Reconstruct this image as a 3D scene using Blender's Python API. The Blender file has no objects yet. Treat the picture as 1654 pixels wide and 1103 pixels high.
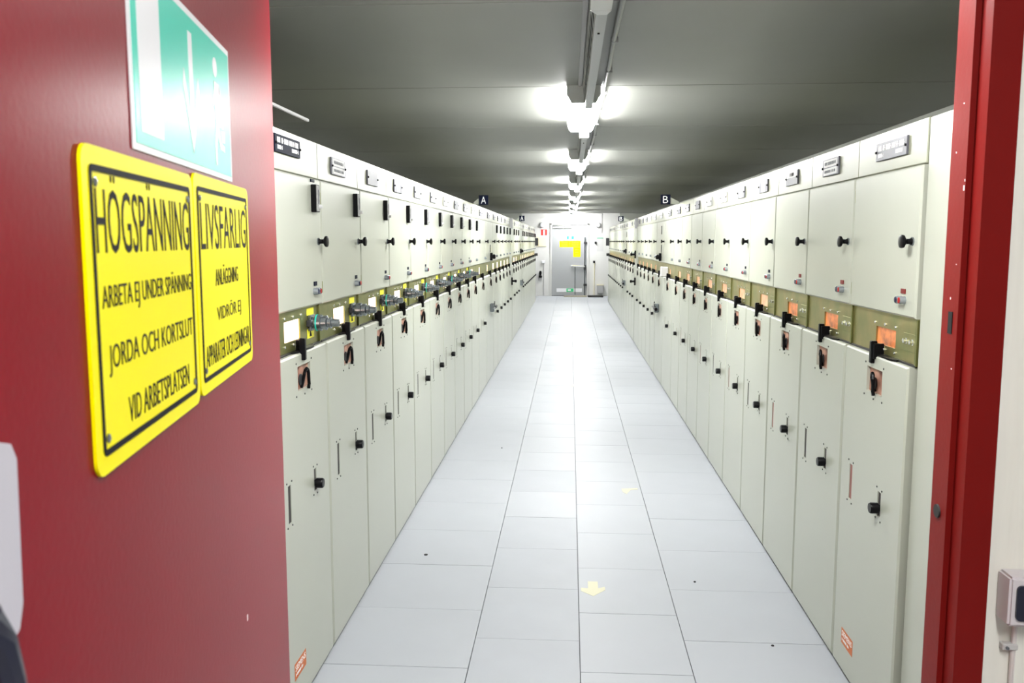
import bpy, bmesh, math, random
from mathutils import Vector, Matrix
random.seed(7)
scene = bpy.context.scene
C = scene.collection

# ------------------------------------------------------------------ camera
F, CX, CY, H = 1400.0, 827.0, 551.5, 1.6
PITCH, YAW = 0.114849, 0.066602
cam_d = bpy.data.cameras.new('camera')
cam_d.sensor_width = 36.0
cam_d.lens = 36.0 * F / 1654.0
cam_d.clip_start = 0.02
cam_d.dof.use_dof = True
cam_d.dof.focus_distance = 4.2
cam_d.dof.aperture_fstop = 13.0
cam = bpy.data.objects.new('camera', cam_d)
C.objects.link(cam)
cam.location = (0, 0, H)
cam.rotation_euler = (math.pi / 2 - PITCH, 0, YAW)
scene.camera = cam
# ------------------------------------------------------------------ world and exposure
w = bpy.data.worlds.new('world'); scene.world = w
w.use_nodes = True
w.node_tree.nodes['Background'].inputs[0].default_value = (0.05, 0.05, 0.05, 1)
w.node_tree.nodes['Background'].inputs[1].default_value = 0.2
vs = scene.view_settings
vs.view_transform = 'Standard'; vs.look = 'None'; vs.gamma = 1.0; vs.use_curve_mapping = False
vs.exposure = 0.2
LAMP = 96.0          # luminaires in the aisle
ANTE = 66.0          # luminaires in the room before the door
scene.cycles.max_bounces = 10
scene.cycles.diffuse_bounces = 6
scene.cycles.glossy_bounces = 4
scene.cycles.sample_clamp_indirect = 6.0

def ray(x, y):
    a, b = (x - CX) / F, -(y - CY) / F
    ct, st, cp, sp = math.cos(PITCH), math.sin(PITCH), math.cos(YAW), math.sin(YAW)
    fw = Vector((-sp * ct, cp * ct, -st)); rt = Vector((cp, sp, 0)); up = rt.cross(fw)
    return rt * a + up * b + fw
def onY(x, y, Y):
    d = ray(x, y); t = Y / d.y
    return (t * d.x, H + t * d.z)

# ------------------------------------------------------------------ materials
MATS = {}
def mat(name, col, rough=0.5, metal=0.0, noise=0.0, nscale=20.0, bump=0.0, bscale=200.0, coat=0.0, emit=None, estr=0.0, col2=None, spec=0.5, stretch=None, ior=1.5):
    if name in MATS: return MATS[name]
    m = bpy.data.materials.new(name); MATS[name] = m
    m.use_nodes = True
    nt = m.node_tree; b = nt.nodes['Principled BSDF']
    b.inputs['Base Color'].default_value = (*col, 1)
    b.inputs['Roughness'].default_value = rough
    b.inputs['Metallic'].default_value = metal
    b.inputs['Specular IOR Level'].default_value = spec
    b.inputs['Coat Weight'].default_value = coat
    b.inputs['IOR'].default_value = ior
    b.inputs['Coat Roughness'].default_value = 0.12
    tc = nt.nodes.new('ShaderNodeTexCoord')
    src = tc.outputs['Object']
    if stretch:
        mp = nt.nodes.new('ShaderNodeMapping'); mp.inputs['Scale'].default_value = stretch
        nt.links.new(src, mp.inputs['Vector']); src = mp.outputs['Vector']
    if noise > 0 or col2:
        n = nt.nodes.new('ShaderNodeTexNoise'); n.inputs['Scale'].default_value = nscale; n.inputs['Detail'].default_value = 5
        nt.links.new(src, n.inputs['Vector'])
        r = nt.nodes.new('ShaderNodeValToRGB')
        r.color_ramp.elements[0].position = 0.3; r.color_ramp.elements[1].position = 0.7
        c2 = col2 if col2 else tuple(max(0, c * (1 - noise)) for c in col)
        r.color_ramp.elements[0].color = (*c2, 1); r.color_ramp.elements[1].color = (*col, 1)
        nt.links.new(n.outputs['Fac'], r.inputs['Fac'])
        nt.links.new(r.outputs['Color'], b.inputs['Base Color'])
        if emit: nt.links.new(r.outputs['Color'], b.inputs['Emission Color'])
    if bump > 0:
        n2 = nt.nodes.new('ShaderNodeTexNoise'); n2.inputs['Scale'].default_value = bscale; n2.inputs['Detail'].default_value = 3
        nt.links.new(src, n2.inputs['Vector'])
        bp = nt.nodes.new('ShaderNodeBump'); bp.inputs['Strength'].default_value = bump; bp.inputs['Distance'].default_value = 0.002
        nt.links.new(n2.outputs['Fac'], bp.inputs['Height']); nt.links.new(bp.outputs['Normal'], b.inputs['Normal'])
    if emit:
        if not (noise > 0 or col2): b.inputs['Emission Color'].default_value = (*emit, 1)
        b.inputs['Emission Strength'].default_value = estr
    return m

M = dict(
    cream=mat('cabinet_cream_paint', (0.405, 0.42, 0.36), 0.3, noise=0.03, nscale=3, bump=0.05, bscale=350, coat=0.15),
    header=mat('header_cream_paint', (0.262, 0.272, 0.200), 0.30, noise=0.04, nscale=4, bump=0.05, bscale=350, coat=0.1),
    seam=mat('dark_gap', (0.02, 0.02, 0.02), 0.7, spec=0.1),
    olive=mat('chromated_steel', (0.25, 0.235, 0.085), 0.38, metal=0.7, col2=(0.15, 0.175, 0.055), nscale=9, bump=0.05, bscale=60, stretch=(1, 1, 2.5)),
    olive2=mat('chromated_steel_bronze', (0.36, 0.29, 0.12), 0.34, metal=0.75, col2=(0.22, 0.24, 0.09), nscale=9, bump=0.05, bscale=60),
    black=mat('black_plastic', (0.004, 0.004, 0.005), 0.32, spec=0.13),
    blacksat=mat('black_rubber', (0.01, 0.01, 0.01), 0.6),
    copper=mat('copper_window', (0.58, 0.29, 0.205), 0.35, metal=0.3, col2=(0.22, 0.09, 0.06), nscale=22),
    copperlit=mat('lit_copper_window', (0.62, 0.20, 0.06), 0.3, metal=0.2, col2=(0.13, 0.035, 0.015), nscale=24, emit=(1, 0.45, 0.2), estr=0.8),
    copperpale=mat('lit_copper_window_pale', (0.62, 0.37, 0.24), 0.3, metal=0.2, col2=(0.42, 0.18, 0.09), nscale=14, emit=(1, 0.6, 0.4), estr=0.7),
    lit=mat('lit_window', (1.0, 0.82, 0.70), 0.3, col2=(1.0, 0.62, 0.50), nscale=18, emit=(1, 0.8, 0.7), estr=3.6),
    slotglass=mat('slot_window_dark', (0.035, 0.03, 0.032), 0.4, spec=0.1),
    slotpink=mat('slot_window_pink', (0.26, 0.11, 0.095), 0.4, spec=0.1),
    zinc=mat('zinc_grey', (0.27, 0.30, 0.33), 0.24, metal=0.85, noise=0.3, nscale=60),
    steel=mat('bright_steel', (0.75, 0.75, 0.73), 0.25, metal=0.9),
    dkgrey=mat('dark_grey_plastic', (0.03, 0.03, 0.033), 0.4, spec=0.25),
    meterface=mat('meter_glass', (0.42, 0.42, 0.42), 0.12, noise=0.35, nscale=60),
    yellow=mat('yellow_label', (0.82, 0.78, 0.02), 0.45),
    red=mat('red_lens', (0.30, 0.008, 0.01), 0.25, spec=0.3),
    redlabel=mat('red_label', (0.17, 0.012, 0.014), 0.4, spec=0.2),
    blue=mat('dark_blue_lens', (0.01, 0.012, 0.05), 0.2),
    ring=mat('grey_ring', (0.33, 0.36, 0.39), 0.25, metal=0.6),
    plateblack=mat('black_name_plate', (0.006, 0.008, 0.02), 0.6, spec=0.06),
    plategrey=mat('grey_name_plate', (0.11, 0.11, 0.13), 0.4, spec=0.2),
    platewhite=mat('white_label', (0.50, 0.50, 0.50), 0.5, spec=0.2),
    inkwhite=mat('white_ink', (0.9, 0.9, 0.9), 0.5),
    inkblack=mat('black_ink', (0.008, 0.008, 0.012), 0.6, spec=0.08),
    inkgrey=mat('grey_ink', (0.10, 0.105, 0.115), 0.5, spec=0.2),
    orange=mat('orange_sticker', (0.52, 0.115, 0.01), 0.45),
    tile=mat('floor_tile', (0.365, 0.382, 0.415), 0.46, noise=0.05, nscale=2.5, bump=0.03, bscale=40, spec=0.5, ior=1.24),
    tileb=mat('floor_tile_b', (0.355, 0.372, 0.406), 0.50, noise=0.06, nscale=3.5, bump=0.03, bscale=40, spec=0.5, ior=1.24),
    subfloor=mat('subfloor_dark', (0.03, 0.03, 0.035), 0.9),
    ceil=mat('ceiling_panel', (0.25, 0.255, 0.232), 0.5, noise=0.06, nscale=2, bump=0.02, bscale=120),
    ceiljoint=mat('ceiling_joint', (0.06, 0.065, 0.06), 0.7),
    white=mat('white_wall', (0.56, 0.56, 0.55), 0.5, noise=0.03, nscale=3, bump=0.06, bscale=60),
    whitepaint=mat('white_brushed_paint', (0.78, 0.78, 0.72), 0.45, noise=0.05, nscale=18, bump=0.25, bscale=30, stretch=(4, 1, 0.25)),
    greywall=mat('grey_wall', (0.30, 0.31, 0.28), 0.6, noise=0.1, nscale=4),
    lampon=mat('opal_diffuser', (0.9, 0.9, 0.9), 0.4, emit=(1.0, 1.0, 0.98), estr=LAMP),
    lampante=mat('opal_diffuser_ante', (0.9, 0.9, 0.9), 0.4, emit=(1.0, 0.98, 0.95), estr=ANTE),
    lampbody=mat('lamp_housing', (0.55, 0.56, 0.54), 0.4),
    trunk=mat('trunking_white', (0.34, 0.35, 0.345), 0.4),
    cover=mat('trunking_cover', (0.60, 0.61, 0.60), 0.4),
    reddoor=mat('red_gloss_paint', (0.20, 0.003, 0.011), 0.30, noise=0.06, nscale=5, bump=0.10, bscale=130, spec=0.5, ior=1.13),
    redframe=mat('red_frame_paint', (0.17, 0.007, 0.006), 0.42, noise=0.08, nscale=6, bump=0.10, bscale=90, spec=0.5, ior=1.2),
    signyellow=mat('sign_yellow', (0.90, 0.82, 0.0), 0.4, bump=0.04, bscale=40, spec=0.1),
    signgreen=mat('sign_green', (0.0, 0.52, 0.38), 0.3, ior=1.25),
    signwhite=mat('sign_white', (0.68, 0.69, 0.72), 0.35, spec=0.2),
    enddoor=mat('grey_door_paint', (0.30, 0.31, 0.32), 0.4, noise=0.04, nscale=2),
    switchbox=mat('switch_grey_plastic', (0.60, 0.57, 0.60), 0.45),
    rocker=mat('rocker_dark', (0.012, 0.014, 0.03), 0.3),
    cable=mat('cable_grey', (0.62, 0.58, 0.57), 0.5),
    cream2=mat('arrow_cream', (0.46, 0.45, 0.30), 0.5),
    board=mat('board_cream', (0.72, 0.66, 0.45), 0.6),
    boxgrey=mat('bin_grey', (0.35, 0.35, 0.36), 0.5),
    mat_=mat('mat_black', (0.015, 0.017, 0.015), 0.9),
    mat2=mat('mat_brown', (0.25, 0.23, 0.17), 0.9),
    handle=mat('handle_grey', (0.45, 0.44, 0.50), 0.35),
    firered=mat('fire_red', (0.55, 0.02, 0.015), 0.4),
    teal=mat('teal_green', (0.02, 0.55, 0.45), 0.4),
    green=mat('leaf_green', (0.02, 0.42, 0.16), 0.4),
    papergreen=mat('paper_green', (0.02, 0.28, 0.14), 0.6),
    chip=mat('paint_chip', (0.8, 0.7, 0.72), 0.6),
    antefloor=mat('ante_floor', (0.42, 0.42, 0.43), 0.4, noise=0.08, nscale=6),
)

# ------------------------------------------------------------------ mesh helpers
class MB:
    def __init__(s): s.bm = bmesh.new()
    def box(s, x0, x1, y0, y1, z0, z1, bev=0.0, seg=1):
        r = bmesh.ops.create_cube(s.bm, size=1.0)
        vs_ = r['verts']
        for v in vs_:
            v.co = Vector(((x0 + x1) / 2 + v.co.x * (x1 - x0), (y0 + y1) / 2 + v.co.y * (y1 - y0), (z0 + z1) / 2 + v.co.z * (z1 - z0)))
        if bev > 0:
            es = list({e for v in vs_ for e in v.link_edges})
            bmesh.ops.bevel(s.bm, geom=es, offset=bev, segments=seg, affect='EDGES', clamp_overlap=True)
        return s
    def lathe(s, prof, n=16, axis='y', at=(0, 0, 0)):
        # prof: list of (radius, position along axis)
        rings = []
        for r, t in prof:
            ring = []
            for i in range(n):
                a = 2 * math.pi * i / n
                c, d = r * math.cos(a), r * math.sin(a)
                p = {'y': (c, t, d), 'z': (c, d, t), 'x': (t, c, d)}[axis]
                ring.append(s.bm.verts.new(Vector(p) + Vector(at)))
            rings.append(ring)
        for a, b in zip(rings, rings[1:]):
            for i in range(n):
                s.bm.faces.new((a[i], a[(i + 1) % n], b[(i + 1) % n], b[i]))
        s.bm.faces.new(rings[0]); s.bm.faces.new(rings[-1])
        return s
    def prism(s, pts, d0, d1, plane='xz'):
        # polygon pts in plane, extruded along the third axis from d0 to d1
        def P(a, b, d): return {'xz': (a, d, b), 'xy': (a, b, d), 'yz': (d, a, b)}[plane]
        A = [s.bm.verts.new(P(a, b, d0)) for a, b in pts]; B = [s.bm.verts.new(P(a, b, d1)) for a, b in pts]
        n = len(pts)
        s.bm.faces.new(A); s.bm.faces.new(B[::-1])
        for i in range(n): s.bm.faces.new((A[i], B[i], B[(i + 1) % n], A[(i + 1) % n]))
        return s
    def tube(s, pts, r, n=8):
        pts = [Vector(p) for p in pts]; rings = []
        for i, p in enumerate(pts):
            t = (pts[min(i + 1, len(pts) - 1)] - pts[max(i - 1, 0)]).normalized()
            u = t.cross(Vector((0, 0, 1)))
            if u.length < 1e-3: u = t.cross(Vector((1, 0, 0)))
            u.normalize(); v = t.cross(u)
            rings.append([s.bm.verts.new(p + u * r * math.cos(2 * math.pi * k / n) + v * r * math.sin(2 * math.pi * k / n)) for k in range(n)])
        for a, b in zip(rings, rings[1:]):
            for k in range(n): s.bm.faces.new((a[k], a[(k + 1) % n], b[(k + 1) % n], b[k]))
        s.bm.faces.new(rings[0]); s.bm.faces.new(rings[-1])
        return s
    def panel(s, x0, x1, z0, z1, y0, y1, holes=(), b=0.004):
        # a front sheet facing -y with chamfered rim and rectangular through holes
        bm = s.bm
        xs = sorted({x0 + b, x1 - b, *[h[0] for h in holes], *[h[1] for h in holes]})
        zs = sorted({z0 + b, z1 - b, *[h[2] for h in holes], *[h[3] for h in holes]})
        V = {}
        def v(x, y, z):
            k = (round(x, 5), round(y, 5), round(z, 5))
            if k not in V: V[k] = bm.verts.new((x, y, z))
            return V[k]
        for i in range(len(xs) - 1):
            for j in range(len(zs) - 1):
                cx, cz = (xs[i] + xs[i + 1]) / 2, (zs[j] + zs[j + 1]) / 2
                if any(h[0] < cx < h[1] and h[2] < cz < h[3] for h in holes): continue
                bm.faces.new((v(xs[i], y0, zs[j]), v(xs[i + 1], y0, zs[j]), v(xs[i + 1], y0, zs[j + 1]), v(xs[i], y0, zs[j + 1])))
        def wall(p, q, ya, yb):
            bm.faces.new((v(p[0], ya, p[1]), v(q[0], ya, q[1]), v(q[0], yb, q[1]), v(p[0], yb, p[1])))
        for h in holes:
            c = [(h[0], h[2]), (h[1], h[2]), (h[1], h[3]), (h[0], h[3])]
            for i in range(4): wall(c[i], c[(i + 1) % 4], y0, y1)
        I = [(x0 + b, z0 + b), (x1 - b, z0 + b), (x1 - b, z1 - b), (x0 + b, z1 - b)]
        O = [(x0, z0), (x1, z0), (x1, z1), (x0, z1)]
        for i in range(4):
            k = (i + 1) % 4
            bm.faces.new((v(I[i][0], y0, I[i][1]), v(O[i][0], y0 + b, O[i][1]), v(O[k][0], y0 + b, O[k][1]), v(I[k][0], y0, I[k][1])))
            wall(O[i], O[k], y0 + b, y1)
        bm.faces.new([v(p[0], y1, p[1]) for p in O])
        return s
    def mesh(s, name, m, smooth=True):
        bmesh.ops.recalc_face_normals(s.bm, faces=s.bm.faces)
        for f in s.bm.faces: f.smooth = smooth
        me = bpy.data.meshes.new(name); s.bm.to_mesh(me); s.bm.free()
        me.materials.append(m)
        if smooth: me.set_sharp_from_angle(angle=math.radians(32))
        return me

def link(name, me, parent=None, loc=(0, 0, 0), rotz=0.0, scale=None):
    o = bpy.data.objects.new(name, me); C.objects.link(o)
    o.location = loc; o.rotation_euler = (0, 0, rotz)
    if scale: o.scale = scale
    if parent: o.parent = parent
    return o
def tag(o, label, cat, group=None):
    o['label'] = label; o['category'] = cat
    if group: o['group'] = group
    return o
def struct(o): o['kind'] = 'structure'; return o
def empty(name, loc=(0, 0, 0), rotz=0.0):
    o = bpy.data.objects.new(name, None); C.objects.link(o); o.location = loc; o.rotation_euler = (0, 0, rotz)
    o.empty_display_size = 0.05
    return o
CACHE = {}
def shared(key, build, m, name):
    if key not in CACHE: CACHE[key] = build().mesh(name, m)
    return CACHE[key]
def part(name, key, build, m, parent, loc=(0, 0, 0), rotz=0.0, label=None):
    o = link(name, shared(key, build, m, name), parent, loc, rotz)
    if label: o['label'] = label
    return o
def text_mesh(txt, x0, x1, z0, z1, y, depth, m, name='lettering'):
    key = ('txt', txt, round(x1 - x0, 4), round(z1 - z0, 4), depth, m.name)
    if key not in CACHE:
        cu = bpy.data.curves.new('t', 'FONT'); cu.body = txt; cu.extrude = 0.02; cu.resolution_u = 3; cu.offset = -0.006
        o = bpy.data.objects.new('t', cu); C.objects.link(o)
        bpy.context.view_layer.update()
        me = bpy.data.meshes.new_from_object(o.evaluated_get(bpy.context.evaluated_depsgraph_get()))
        bpy.data.objects.remove(o); bpy.data.curves.remove(cu)
        xs = [v.co.x for v in me.vertices]; ys = [v.co.y for v in me.vertices]; zs = [v.co.z for v in me.vertices]
        ax, bx, ay, by = min(xs), max(xs), min(ys), max(ys)
        for v in me.vertices:
            v.co = Vector(((v.co.x - ax) / (bx - ax) * (x1 - x0), -depth * (v.co.z / 0.02 * 0.5 + 0.5), (v.co.y - ay) / (by - ay) * (z1 - z0)))
        me.materials.clear(); me.materials.append(m); me.name = name
        CACHE[key] = me
    return CACHE[key], (x0, y, z0)
def lettering(txt, x0, x1, z0, z1, y, m, parent, depth=0.0006, name='lettering'):
    me, loc = text_mesh(txt, x0, x1, z0, z1, y, depth, m, name)
    return link(name, me, parent, loc)
def marks(mb, x0, x1, z0, z1, y, seed, words=3):
    # an unreadable printed line: letter-sized strokes
    r = random.Random(seed); x = x0
    h = z1 - z0
    while x < x1 - 0.3 * h:
        wv = h * r.uniform(0.22, 0.36)
        mb.box(x, min(x + wv, x1), y - 0.0006, y, z0, z1)
        if r.random() < 0.6: mb.box(x, min(x + h * 0.5, x1), y - 0.0006, y, r.choice((z0, z1 - 0.2 * h, z0 + 0.4 * h)), 0) if False else mb.box(x, min(x + h * 0.5, x1), y - 0.0006, y, z0 + 0.4 * h, z0 + 0.58 * h)
        x += h * r.uniform(0.42, 0.62)
        if r.random() < 0.14: x += h * 0.45
    return mb

# ================================================================== STRUCTURE
YEND, ZC = 25.7, 2.42
XW = 2.3
Y0 = 1.583
fl = struct(link('floor', MB().box(-XW, XW, Y0, YEND, -0.06, -0.018).mesh('floor', M['subfloor'])))
cols = [(-0.945, -0.372, 3.61, 0.52), (-0.372, 0.050, 3.345, 0.522), (0.050, 0.470, 3.09, 0.522), (0.470, 1.05, 3.375, 0.518)]
strong = {}
for ci, (xa, xb, ph, pt) in enumerate(cols):
    n0 = int(math.floor((Y0 - ph) / pt))
    i = n0
    while True:
        ya, yb = ph + i * pt, ph + (i + 1) * pt
        i += 1
        if ya >= YEND: break
        if yb <= Y0: continue
        ya, yb = max(ya, Y0), min(yb, YEND)
        r = random.Random(ci * 97 + i)
        g0 = 0.0008 if r.random() < 0.55 else 0.0026
        key = ('tile', ci, round(yb - ya, 3), g0)
        part('tile', key, lambda: MB().box(0.0014, xb - xa - 0.0014, g0, yb - ya - 0.0008, -0.018, 0, bev=0.0006), M['tile'] if (ci + i) % 3 else M['tileb'], fl, (xa, ya, 0))
# filler strips of the floor under the cabinets
for xa, xb in ((-XW, -0.95), (1.055, XW)):
    link('floor_strip', MB().box(xa, xb, Y0, YEND, -0.018, -0.0005).mesh('floor_strip', M['tileb']), fl)
for (px, py, rr) in ((-0.728, 4.262, 0.010), (0.600, 3.991, 0.006), (0.817, 3.353, 0.006), (-0.52, 6.6, 0.006)):
    link('dark_hole_stud', MB().lathe([(rr, -0.004), (rr, 0.0025), (rr * 0.6, 0.004)], 10, 'z').mesh('dark_hole_stud', M['seam']), fl, (px, py, 0))  # dark studs added in place of small dark holes in the tiles

ce = struct(link('ceiling', MB().box(-XW, XW, Y0, YEND, ZC + 0.012, ZC + 0.06).mesh('ceiling', M['ceiljoint'])))
jy = [Y0] + [4.746 + 1.645 * k for k in range(-1, 13) if Y0 < 4.746 + 1.645 * k < YEND - 0.2] + [YEND]
for a, b in zip(jy, jy[1:]):
    link('ceiling_panel', MB().box(-XW, XW, a + 0.004, b - 0.004, ZC, ZC + 0.012, bev=0.003).mesh('ceiling_panel', M['ceil']), ce)

struct(link('wall_left', MB().box(-XW - 0.1, -XW, Y0, YEND, -0.06, ZC + 0.06).mesh('wall_left', M['greywall'])))
struct(link('wall_right', MB().box(XW, XW + 0.1, Y0, YEND, -0.06, ZC + 0.06).mesh('wall_right', M['greywall'])))
DL, DR, DT = -0.585, 0.545, 2.125          # far door opening
wm = MB()
wm.box(-1.43, DL, YEND, YEND + 0.12, -0.06, ZC + 0.06).box(DR, 1.44, YEND, YEND + 0.12, -0.06, ZC + 0.06).box(DL, DR, YEND, YEND + 0.12, DT, ZC + 0.06)
wb = struct(link('wall_back', wm.mesh('wall_back', M['white'])))
link('side_panel', MB().box(-XW, -1.431, YEND + 0.01, YEND + 0.12, -0.06, ZC + 0.06).mesh('side_panel', M['greywall']), wb)
link('side_panel', MB().box(1.441, XW, YEND + 0.01, YEND + 0.12, -0.06, ZC + 0.06).mesh('side_panel', M['greywall']), wb)

# wall between the two rooms, with the door opening
WF, WB = 1.49, 1.583
wm = MB()
wm.box(-2.2, -0.636, WF, WB, -0.06, 2.7).box(0.716, 2.6, WF, WB, -0.06, 2.7).box(-0.636, 0.716, WF, WB, 2.17, 2.7)
struct(link('wall_front', wm.mesh('wall_front', M['whitepaint'])))
# room before the door (the camera stands in it)
struct(link('floor', MB().box(-2.2, 2.6, -3.2, Y0, -0.06, 0.0).mesh('ante_floor', M['antefloor'])))
struct(link('ceiling', MB().box(-2.2, 2.6, -3.2, WF, 2.7, 2.8).mesh('ante_ceiling', M['white'])))
struct(link('wall_left', MB().box(-2.3, -2.2, -3.2, WB, -0.06, 2.8).mesh('ante_wall', M['white'])))
struct(link('wall_right', MB().box(2.6, 2.7, -3.2, WB, -0.06, 2.8).mesh('ante_wall', M['white'])))
struct(link('wall_rear', MB().box(-2.3, 2.7, -3.3, -3.2, -0.06, 2.8).mesh('ante_wall', M['white'])))

# red steel door frame: door_1
fr = struct(empty('door_1', (0, WF, 0)))
prof_r = [(0.66, 1.583), (0.66, 1.520), (0.670, 1.520), (0.670, 1.479), (0.719, 1.479), (0.719, 1.4895), (0.712, 1.4895), (0.712, 1.583)]
prof_l = [(-x + 0.08, y) for x, y in prof_r]
def jamb(prof):
    m = MB(); m.prism([(x, y - WF) for x, y in prof], 0.0, 2.165, 'xy'); return m.mesh('jamb', M['redframe'])
jr = link('jamb', jamb(prof_r), fr); jl = link('jamb', jamb(prof_l), fr)
link('head_rail', MB().box(-0.58, 0.66, 0.03, 0.093, 2.11, 2.165).box(-0.59, 0.67, -0.011, 0.03, 2.12, 2.165).mesh('head_rail', M['redframe']), fr)
link('strike_plate_hole', MB().box(0.6585, 0.6605, 0.049, 0.064, 1.441, 1.479).mesh('strike_plate_hole', M['seam']), jr)
link('buffer_plug', MB().lathe([(0.012, 0.657), (0.0125, 0.661)], 18, 'x', (0, 0.064, 1.121)).mesh('buffer_plug', M['blacksat']), jr)
cm = MB()
rc = random.Random(3)
for z, y, sx, sz in ((1.685, 0.032, .004, .009), (1.70, 0.031, .002, .004), (1.83, 0.05, .003, .002), (1.50, 0.06, .002, .004), (1.38, 0.04, .003, .002), (1.56, 0.045, .002, .002), (1.75, 0.07, .002, .003)):
    cm.box(0.6592, 0.6602, y, y + sx, z, z + sz)
cm = link('paint_chip', cm.mesh('paint_chip', M['chip']), jr); cm['kind'] = 'stuff'

# open red door leaf
DA = math.radians(100.694)
leaf = empty('door_leaf', (-0.5138, 1.5, 0.012), DA)
tag(leaf, 'dark red glossy steel door standing open, with yellow warning signs on it', 'door')
LW, LH, LT = 1.24, 2.095, 0.045
link('panel', MB().box(-LW, 0, 0, LT, 0, LH, bev=0.002).mesh('panel', M['reddoor']), leaf)
zo = -0.012
lp = MB().prism([(-1.165, 1.376), (-1.085, 1.376), (-1.070, 1.382), (-1.064, 1.395), (-1.060, 1.478), (-1.066, 1.488), (-1.080, 1.492), (-1.165, 1.492)], -0.006, 0.0)
lk = link('lock_plate', lp.mesh('lock_plate', M['handle']), leaf, (0, 0, zo))
link('lever', MB().tube([(-1.135, -0.006, 1.420), (-1.132, -0.018, 1.414), (-1.127, -0.020, 1.400), (-1.120, -0.020, 1.375), (-1.115, -0.020, 1.33)], 0.009, 10).mesh('lever', M['rocker']), lk)
link('hinge_knuckle', MB().lathe([(0.011, 0.25), (0.011, 0.37)], 12, 'z', (0.011, 0.045, 0)).mesh('hinge_knuckle', M['zinc']), leaf)
link('hinge_knuckle', MB().lathe([(0.011, 1.65), (0.011, 1.77)], 12, 'z', (0.011, 0.045, 0)).mesh('hinge_knuckle', M['zinc']), leaf)
link('paint_chip', MB().box(-0.386, -0.381, -0.0006, 0, 1.066, 1.074).mesh('paint_chip', M['chip']), leaf)
# the yellow warning signs
def rrect(x0, x1, z0, z1, r, n=5):
    p = []
    for cx, cz, a0 in ((x1 - r, z1 - r, 0), (x0 + r, z1 - r, 90), (x0 + r, z0 + r, 180), (x1 - r, z0 + r, 270)):
        for i in range(n + 1):
            a = math.radians(a0 + 90 * i / n); p.append((cx + r * math.cos(a), cz + r * math.sin(a)))
    return p
def ring(mb, x0, x1, z0, z1, t, y0, y1, r):
    A = rrect(x0, x1, z0, z1, r); B = rrect(x0 + t, x1 - t, z0 + t, z1 - t, max(r - t, 0.001)); n = len(A)
    va = [[mb.bm.verts.new((p[0], y, p[1])) for p in P] for P in (A, B) for y in (y0, y1)]
    for i in range(n):
        k = (i + 1) % n
        a0, a1, b0, b1 = va
        mb.bm.faces.new((a0[i], a0[k], b0[k], b0[i])); mb.bm.faces.new((a0[i], a1[i], a1[k], a0[k])); mb.bm.faces.new((b0[i], b0[k], b1[k], b1[i]))
    return mb
def ysign(x0, x1, z0, z1, lines, label):
    t = empty('warning_sign', leaf.matrix_basis @ Vector(((x0 + x1) / 2, 0, z0 + zo)), DA)
    tag(t, label, 'sign', 'yellow warning signs on the red door')
    hw, h = (x1 - x0) / 2, z1 - z0
    link('plate', MB().prism(rrect(-hw, hw, 0, h, 0.013), -0.003, -0.0004).mesh('plate', M['signyellow']), t)
    link('border', ring(MB(), -hw + 0.0135, hw - 0.0135, 0.0135, h - 0.0135, 0.0048, -0.0038, -0.003, 0.006).mesh('border', M['inkblack']), t)
    for sx in (-hw + 0.024, hw - 0.024):
        for sz in (0.026, h - 0.026):
            link('screw', MB().lathe([(0.0036, -0.003), (0.0036, -0.0042), (0.002, -0.005)], 10, 'y', (sx, 0, sz)).mesh('screw', M['zinc']), t)
    for txt, a, b, za, zb in lines:
        lettering(txt, a, b, za, zb, -0.003, M['inkblack'], t, 0.0005)
ysign(-0.927, -0.612, 1.428, 1.669, [('HÖGSPÄNNING', -0.135, 0.135, 0.163, 0.222), ('ARBETA EJ UNDER SPÄNNING', -0.130, 0.136, 0.117, 0.143), ('JORDA OCH KORTSLUT', -0.122, 0.134, 0.070, 0.094), ('VID ARBETSPLATSEN', -0.082, 0.112, 0.027, 0.048)],
      'yellow high-voltage sign reading HÖGSPÄNNING in black letters on the red door')
ysign(-0.606, -0.289, 1.431, 1.673, [('LIVSFARLIG', -0.133, 0.133, 0.160, 0.212), ('ANLÄGGNING', -0.068, 0.068, 0.117, 0.141), ('VIDRÖR EJ', -0.066, 0.080, 0.071, 0.095), ('APPARATER OCH LEDNINGAR', -0.130, 0.134, 0.028, 0.052)],
      'yellow danger sign reading LIVSFARLIG in black letters on the red door')
# emergency exit sign
ex0, ex1, ez0, ez1 = -0.800, -0.386, 1.677, 1.842
t = empty('exit_sign', leaf.matrix_basis @ Vector(((ex0 + ex1) / 2, 0, ez0 + zo)), DA)
tag(t, 'green and white emergency exit sign with arrow on the red door', 'sign')
hw, h = (ex1 - ex0) / 2, ez1 - ez0; o_ = -(ex0 + ex1) / 2
link('plate', MB().box(-hw, hw, -0.0016, -0.0003, 0, h).mesh('plate', M['signwhite']), t)
link('green_field', MB().box(-hw + 0.008, hw - 0.005, -0.0020, -0.0016, 0.006, h - 0.007).mesh('green_field', M['signgreen']), t)
link('door_symbol', MB().box(-0.777 + o_, -0.708 + o_, -0.0024, -0.0020, 0.017, h - 0.02).mesh('door_symbol', M['signwhite']), t)
am = MB().prism([(-0.600, 0.142), (-0.584, 0.142), (-0.583, 0.055), (-0.562, 0.100), (-0.556, 0.083), (-0.592, 0.017), (-0.628, 0.083), (-0.622, 0.100), (-0.601, 0.055)][::-1], -0.0024, -0.0020)
for v in am.bm.verts: v.co.x += o_
link('arrow_symbol', am.mesh('arrow_symbol', M['signwhite']), t)
fm = MB()
fm.lathe([(0.0115, -0.0024), (0.0115, -0.0020)], 16, 'y', (-0.472 + o_, 0, 0.129))
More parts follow.
